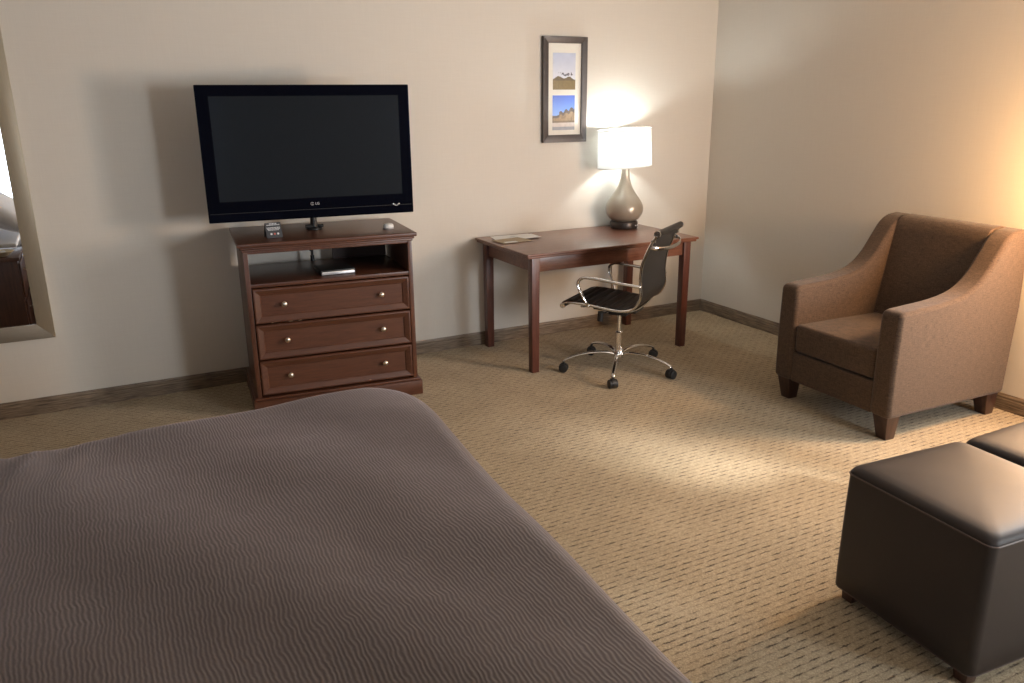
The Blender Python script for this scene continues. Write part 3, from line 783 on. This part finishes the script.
for k in range(5):
    a = math.radians(14+72*k-34); ca, sa = math.cos(a), math.sin(a)
    bm = B(); pts = [(r*ca, r*sa, z) for r, z in ((0.025, .108), (0.09, .122), (0.17, .122), (0.25, .110), (0.31, .092), (0.342, .078), (0.350, .068))]
    tube(bm, catmull(pts, 4), 0.0135, 12, ry=0.0085, rf=lambda t: 1.12-0.35*t); 
    lg = obj('base_leg', bm, M['chrome'], ch)
    w = a+math.radians((25, -40, 70, 120, -20)[k]); cw, sw = math.cos(w), math.sin(w)
    cx, cy = 0.350*ca, 0.350*sa
    bm = B()
    for q in (-0.017, 0.017):
        c0 = Vector((cx+cw*(q-0.009), cy+sw*(q-0.009), .027)); c1 = Vector((cx+cw*(q+0.009), cy+sw*(q+0.009), .027))
        tube(bm, [c0, c0.lerp(c1, 0.08), c0.lerp(c1, 0.92), c1], 0.027, 20, rf=lambda t: 0.9 if t in (0, 1) else 1)
    tube(bm, [(cx-cw*0.02, cy-sw*0.02, .027), (cx+cw*0.02, cy+sw*0.02, .027)], 0.008, 10)
    tube(bm, [(cx, cy, .030), (cx, cy, .068)], 0.009, 10)
    # hood
    tube(bm, [(cx-cw*0.010, cy-sw*0.010, .030), (cx+cw*0.010, cy+sw*0.010, .030)], 0.030, 18)
    obj('caster', bm, M['rubber'], ch)

def round_corners(poly, rads, n=5):
    out = []
    m = len(poly)
    for i, (p, r) in enumerate(zip(poly, rads)):
        p = Vector(p)
        if r <= 0: out.append(p); continue
        a = (Vector(poly[i-1])-p); b = (Vector(poly[(i+1) % m])-p)
        A = p+a.normalized()*r; Bq = p+b.normalized()*r
        for k in range(n+1):
            t = k/n; out.append(A*(1-t)**2+p*2*t*(1-t)+Bq*t*t)
    return out
def soft_slab(bm, poly, y0, y1, r, seg=6, puff=0.0):
    m = len(poly); P2 = [Vector(p) for p in poly]
    area_ = sum(P2[i-1].x*P2[i].y-P2[i].x*P2[i-1].y for i in range(m))
    sg = 1 if area_ > 0 else -1
    nr = []
    for i in range(m):
        t = (P2[(i+1) % m]-P2[i-1]).normalized(); nr.append(Vector((-t.y, t.x))*sg)
    def ring(ins, y): return [bm.verts.new((p.x+q.x*ins, y, p.y+q.y*ins)) for p, q in zip(P2, nr)]
    prof = [(r*(1-math.sin(PI/2*k/seg)), r*(1-math.cos(PI/2*k/seg))) for k in range(seg+1)]
    rings = [ring(i_, y0+d) for i_, d in prof]+[ring(i_, y1-d) for i_, d in reversed(prof)]
    for a, b in zip(rings, rings[1:]):
        for k in range(m): bm.faces.new((a[k], a[(k+1) % m], b[(k+1) % m], b[k]))
    bm.faces.new(rings[0]); bm.faces.new(rings[-1][::-1])
    return bm

# ------------------------------------------------------------------ armchair (local: u = depth from front, v = width)
AC = thing('armchair', 'brown upholstered armchair with sloping arms against the right wall', 'armchair', (3.305, 2.392, 0), math.radians(-1.8))
WD, DP, TH = 0.785, 0.90, 0.122
topc = catmull([(0.045, 0, 0.668), (0.14, 0, 0.674), (0.29, 0, 0.683), (0.43, 0, 0.706), (0.52, 0, 0.746), (0.588, 0, 0.808), (0.65, 0, 0.892), (0.70, 0, 0.958), (0.755, 0, 0.994), (0.82, 0, 1.004)], 5)
base = [(DP-0.02, 0.125), (0.004, 0.125), (0.000, 0.400), (0.004, 0.662)]+[(q.x, q.z) for q in topc]+[(0.878, 1.002), (DP, 0.60)]
rads = [0.03, 0.03, 0.0, 0.034]+[0]*len(topc)+[0.045, 0.0]
arm_outline = round_corners(base, rads)
for v0 in (0.0, WD-TH):
    bm = B(); soft_slab(bm, arm_outline, v0, v0+TH, 0.024, 6); obj('armrest', bm, M['arm_fab'], AC, True, 60, None, True)
# welt seams along the arm fronts
bm = B(); prism(bm, [(0.64, 0.135), (0.61, 0.44), (0.705, 0.930), (0.722, 0.972), (0.742, 0.996), (0.78, 1.006), (0.82, 1.008), (0.862, 1.000), (0.876, 0.975), (DP-0.003, 0.60), (DP-0.02, 0.135)], TH-0.004, WD-TH+0.004, 'y', 0.010, 3)
obj('backrest', bm, M['arm_fab'], AC, True, 50, None, True)
bm = B(); box(bm, 0.012, 0.63, TH+0.003, WD-TH-0.003, 0.300, 0.455, 0.026, 5)
bmesh.ops.subdivide_edges(bm, edges=[e for e in bm.edges if e.calc_length() > 0.2], cuts=6, use_grid_fill=True)
for v in bm.verts:
    if v.co.z > 0.45:
        v.co.z += 0.014*math.sin(PI*min(1, max(0, v.co.x/0.6)))*math.sin(PI*min(1, max(0, (v.co.y-TH)/(WD-2*TH))))
obj('seat_cushion', bm, M['arm_fab'], AC, True, 60)
bm = B(); box(bm, 0.016, 0.62, TH-0.004, WD-TH+0.004, 0.125, 0.292, 0.012, 3); obj('front_rail', bm, M['arm_fab'], AC, True, 60)
for (u, v, dx) in ((0.065, 0.062, 0.012), (0.065, WD-0.062, 0.012), (DP-0.085, 0.062, 0.02), (DP-0.085, WD-0.062, 0.02)):
    bm = B(); taper(bm, u, v, 0, 0.130, 0.030, 0.045, 0.003, dx, 0.0); obj('leg', bm, M['leg_dark'], AC)

# ------------------------------------------------------------------ ottomans
def ottoman(loc, rz, label, group):
    t = thing('ottoman', label, 'ottoman', loc, rz, group)
    h = 0.264; n = 24; z0 = 0.045
    bm = B()
    # body of stacked rounded squares
    def rsq(hs, r, z, m=6):
        pts = []
        for qx, qy, a0 in ((1, 1, 0), (-1, 1, PI/2), (-1, -1, PI), (1, -1, 3*PI/2)):
            for k in range(m+1):
                a = a0+PI/2*k/m; pts.append((qx*(hs-r)+r*math.cos(a), qy*(hs-r)+r*math.sin(a), z))
        return pts
    secs = [(h-0.008, 0.022, z0), (h-0.001, 0.025, z0+0.008), (h, 0.026, 0.12), (h-0.001, 0.026, 0.25), (h-0.002, 0.026, 0.37), (h-0.004, 0.026, 0.469)]
    R_ = [[bm.verts.new(p) for p in rsq(*s)] for s in secs]
    for a, b_ in zip(R_, R_[1:]):
        for k in range(len(a)): bm.faces.new((a[k], a[(k+1)%len(a)], b_[(k+1)%len(a)], b_[k]))
    bm.faces.new(R_[0][::-1]); bm.faces.new(R_[-1])
    obj('body', bm, M['leather'], t, True, 60)
    bm = B()
    secs = [(h-0.004, 0.026, 0.467), (h-0.004, 0.027, 0.475), (h-0.008, 0.030, 0.484), (h-0.015, 0.032, 0.491), (h-0.027, 0.034, 0.496), (h-0.06, 0.03, 0.500), (h-0.13, 0.03, 0.503), (0.04, 0.02, 0.505)]
    R_ = [[bm.verts.new(p) for p in rsq(*s)] for s in secs]
    for a, b_ in zip(R_, R_[1:]):
        for k in range(len(a)): bm.faces.new((a[k], a[(k+1)%len(a)], b_[(k+1)%len(a)], b_[k]))
    bm.faces.new(R_[0][::-1]); bm.faces.new(R_[-1])
    obj('top_cushion', bm, M['leather'], t, True, 60)
    for nm, z, hs in (('seam_piping', 0.469, h-0.003), ('hem_piping', z0+0.004, h-0.004)):
        bm = B(); p = rsq(hs, 0.026, z); tube(bm, p+[p[0]], 0.0028, 8, cap=False); obj(nm, bm, M['piping'], t)
    for sx in (-1, 1):
        for sy in (-1, 1):
            bm = B(); taper(bm, sx*(h-0.05), sy*(h-0.05), 0, z0+0.004, 0.020, 0.026, 0.002, sx*0.004, sy*0.004); obj('leg', bm, M['leg_dark'], t)
    return t
ottoman((2.318, 1.347, 0), math.radians(-4), 'dark brown leather cube ottoman, the nearer one, standing nearly whole in the lower right', None)
ottoman((2.872, 1.325, 0), math.radians(0.5), 'dark brown leather ottoman behind and right of the first, only its corner in view', None)

# ------------------------------------------------------------------ bed, linen, night stand
bd = thing('bed', 'king bed with dark headboard, all but hidden by its brown bedspread', 'bed', (-0.16, 1.84, 0))
BX0, BX1, BY0, BY1 = -1.08+0.16, 0.84+0.16, 0.91-1.84, 2.76-1.84
bm = B(); box(bm, BX0+0.02, BX1-0.03, BY0+0.03, BY1-0.03, 0.03, 0.32, 0.02, 3); obj('box_base', bm, M['tv_back'], bd)
bm = B(); box(bm, BX0, BX1-0.01, BY0+0.01, BY1-0.01, 0.32, 0.592, 0.05, 5); obj('mattress', bm, M['sheet'], bd)
bm = B(); box(bm, BX0-0.075, BX0-0.01, BY0-0.06, BY1+0.06, 0.0, 1.18, 0.01, 3)
for k in range(3): box(bm, BX0-0.012, BX0-0.002, BY0+0.02+k*0.61, BY0+0.58+k*0.61, 0.62, 1.10, 0.004, 2)
obj('headboard', bm, M['darkwood'], bd)

# bedspread as one draped sheet
OUT = [(-0.37, 2.762), (0.0, 2.812), (0.40, 2.832), (0.75, 2.832), (0.875, 2.808), (0.955, 2.720), (0.985, 2.56), (0.975, 2.30), (0.950, 1.87), (0.925, 1.45), (0.895, 1.0), (0.888, 0.86)]
def bedspread():
    bm = B()
    XA, XB, YA, YB_ = -0.55, 0.90, 0.86, 2.80
    # outline closed loop: follow OUT then back round the near side and the head side
    o = catmull([(x, y, 0) for x, y in [(-0.56, 2.745)]+OUT], 8)
    near = [Vector((0.80-(0.80+0.56)*k/30, 0.83, 0)) for k in range(31)]
    head = [Vector((-0.565, 0.83+(2.745-0.83)*k/30, 0)) for k in range(1, 30)]
    loop = o+near+head
    cx, cy = 0.18, 1.82
    def top(x, y):
        return 0.618+0.006*math.sin(x*5+1.1)*math.sin(y*4+0.3)+0.004*math.sin(x*11+y*7)+0.008*(fbm(x*2.2+5, y*2.2+3, 2)-0.5)*2+0.007*math.exp(-((y-2.62)/0.16)**2)*math.exp(-((x+0.30)/0.22)**2)*math.sin((x-0.3*y)*46)
    n = len(loop); K = 46; rings = []
    # inner rings from centre to edge, then over the roll and down
    fr = [0.02]+[k/K for k in range(1, K+1)]
    def inset(p, d):
        v = Vector((p.x-cx, p.y-cy, 0)); l = v.length
        return p-v/l*d
    for f in fr:
        r = []
        for p in loop:
            q = inset(p, 0.085); x = cx+(q.x-cx)*f; y = cy+(q.y-cy)*f
            r.append(bm.verts.new((x, y, top(x, y))))
        rings.append(r)
    for k in range(1, 9):
        a = PI/2*k/8; r = []
        for p in loop:
            q = inset(p, 0.085*(1-math.sin(a))); e = inset(p, 0.085)
            r.append(bm.verts.new((q.x, q.y, top(e.x, e.y)-0.085*(1-math.cos(a)))))
        rings.append(r)
    for k in range(1, 11):
        d = k/10; r = []; s = 0
        for i, p in enumerate(loop):
            s += (p-loop[i-1]).length if i else 0
            wv = 0.016*d*math.sin(s*2*PI/0.30+1.2*math.sin(s*3))
            q = inset(p, 0.004+0.012*d-wv)
            r.append(bm.verts.new((q.x, q.y, 0.532-0.39*d)))
        rings.append(r)
    for a, b_ in zip(rings, rings[1:]):
        for k in range(n): bm.faces.new((a[k], a[(k+1)%n], b_[(k+1)%n], b_[k]))
    bm.faces.new(rings[0])
    return bm
bs = obj('bedspread', bedspread(), M['spread'], None, True, 80)
so = bs.modifiers.new('thickness', 'SOLIDIFY'); so.thickness = 0.006; so.offset = -1
tag(bs, 'grey-brown bedspread with fine wavy ridges covering the foot of the bed', 'bedspread')

def soft_pillow(name, loc, rot, sx, sy, sz, label, cat, group):
    bm = B(); bmesh.ops.create_grid(bm, x_segments=22, y_segments=22, size=1)
    top_ = [(v.co.x, v.co.y) for v in bm.verts]; bm.clear()
    n = 22; sides = []
    for sgn in (1, -1):
        g = []
        for j in range(n+1):
            row = []
            for i in range(n+1):
                u, v = -1+2*i/n, -1+2*j/n
                h = ((1-abs(u)**2.6)*(1-abs(v)**2.6))**0.42
                pinch = 1-0.07*(abs(u)*abs(v))**0 * (1-abs(v))*(abs(u)**4) - 0.06*(1-abs(u))*(abs(v)**4)
                row.append(bm.verts.new((u*sx*pinch, v*sy*pinch, sgn*sz*h+0.006*math.sin(u*6+v*4)*h)))
            g.append(row)
        sides.append(g)
        for j in range(n):
            for i in range(n): bm.faces.new((g[j][i], g[j][i+1], g[j+1][i+1], g[j+1][i]))
    bmesh.ops.remove_doubles(bm, verts=bm.verts, dist=0.0008)
    o = obj(name, bm, M['sheet'], None, True, 80); o.location = loc; o.rotation_euler = rot
    return tag(o, label, cat, group)
soft_pillow('pillow', (-0.70, 2.32, 0.905), (0, math.radians(38), 0), 0.30, 0.40, 0.11, 'white pillow propped on the bed, seen only in the mirror', 'pillow', None)
bm = B(); box(bm, -1.07, -0.545, 0.86, 2.79, 0.618, 0.655, 0.012, 3); tag(obj('folded_sheet', bm, M['sheet']), 'white sheet turned down at the head of the bed, below the pillow in the mirror', 'sheet')

ng = thing('nightstand', 'dark brown bedside cabinet reflected in the lower part of the mirror', 'nightstand', (-0.83, 3.17, 0))
bm = B(); box(bm, -0.33, 0.32, -0.23, 0.23, 0.05, 0.62, 0.003); obj('body', bm, M['darkwood'], ng)
bm = B(); box(bm, -0.335, 0.335, -0.245, 0.245, 0.62, 0.645, 0.005, 3); obj('top', bm, M['darkwood'], ng)
bm = B(); box(bm, -0.32, 0.30, -0.215, 0.215, 0.0, 0.05); obj('plinth', bm, M['tv_back'], ng)
for z0, z1 in ((0.36, 0.60), (0.08, 0.33)):
    bm = B(); box(bm, 0.32, 0.334, -0.215, 0.215, z0, z1, 0.004, 2); dr = obj('drawer', bm, M['darkwood'], ng)
    bm = B(); lathe(bm, [(0.005, 0), (0.005, 0.01), (0.014, 0.018), (0.014, 0.023), (0.006, 0.029), (0.001, 0.030)], n=18)
    bmesh.ops.rotate(bm, verts=bm.verts, cent=(0, 0, 0), matrix=Matrix.Rotation(PI/2, 3, 'Y'))
    bmesh.ops.translate(bm, verts=bm.verts, vec=(0.334, 0.08, (z0+z1)/2+0.06)); obj('knob', bm, M['nickel'], dr)
dsh = thing('dish', 'small cream china dish on the nightstand, reflected at the left edge of the mirror', 'dish', (-0.60, 3.31, 0.6455))
bm = B(); lathe(bm, [(0.03, 0), (0.035, 0.004), (0.055, 0.018), (0.075, 0.034), (0.078, 0.036), (0.074, 0.037), (0.05, 0.020), (0.02, 0.010), (0.001, 0.009)], n=36); obj('bowl', bm, M['dish'], dsh)
bm = B(); lathe(bm, [(0.001, 0.04), (0.022, 0.036), (0.026, 0.022), (0.02, 0.010)], n=24, cap=False); obj('soap', bm, M['sheet'], dsh)

# ------------------------------------------------------------------ lights
def area(name, loc, tgt, sx, sy, power, col, spread=180):
    l = bpy.data.lights.new(name, 'AREA'); l.shape = 'RECTANGLE'; l.size = sx; l.size_y = sy; l.energy = power; l.color = col; l.spread = math.radians(spread)
    o = bpy.data.objects.new(name, l); COL.objects.link(o); o.location = loc
    o.rotation_euler = (Vector(tgt)-Vector(loc)).to_track_quat('-Z', 'Y').to_euler(); return o
def point(name, loc, power, col, r):
    l = bpy.data.lights.new(name, 'POINT'); l.energy = power; l.color = col; l.shadow_soft_size = r
    o = bpy.data.objects.new(name, l); COL.objects.link(o); o.location = loc; return o
area('window_daylight_right', (XR-0.02, 1.45, 1.42), (0, 1.45, 1.42), 0.8, 1.1, 60, (0.90, 0.955, 1.0))
area('window_daylight_back', (3.78, YB+0.02, 1.42), (3.78, 3, 1.42), 0.8, 1.25, 95, (0.86, 0.93, 1.0))
area('window_daylight_left', (-0.75, YB+0.02, 1.3), (-0.75, 3, 1.3), 0.75, 1.5, 11, (0.82, 0.89, 1.0))
area('carpet_streak_light', (4.25, -0.46, 1.75), (2.45, 2.55, 0.0), 0.14, 0.4, 1.5, (1.0, 0.98, 0.92), 10)  # added narrow beam that lays the bright streak on the carpet
point('corner_lamp_bulb', (4.00, 1.93, 1.25), 76, (1.0, 0.54, 0.21), 0.09)
w = bpy.data.worlds.new('world'); SC.world = w; w.use_nodes = True
w.node_tree.nodes['Background'].inputs[0].default_value = (0.8, 0.88, 1, 1); w.node_tree.nodes['Background'].inputs[1].default_value = 0.6

SC.view_settings.view_transform = 'Standard'; SC.view_settings.look = 'None'
SC.view_settings.gamma = 1; SC.view_settings.use_curve_mapping = False
SC.view_settings.exposure = -0.04
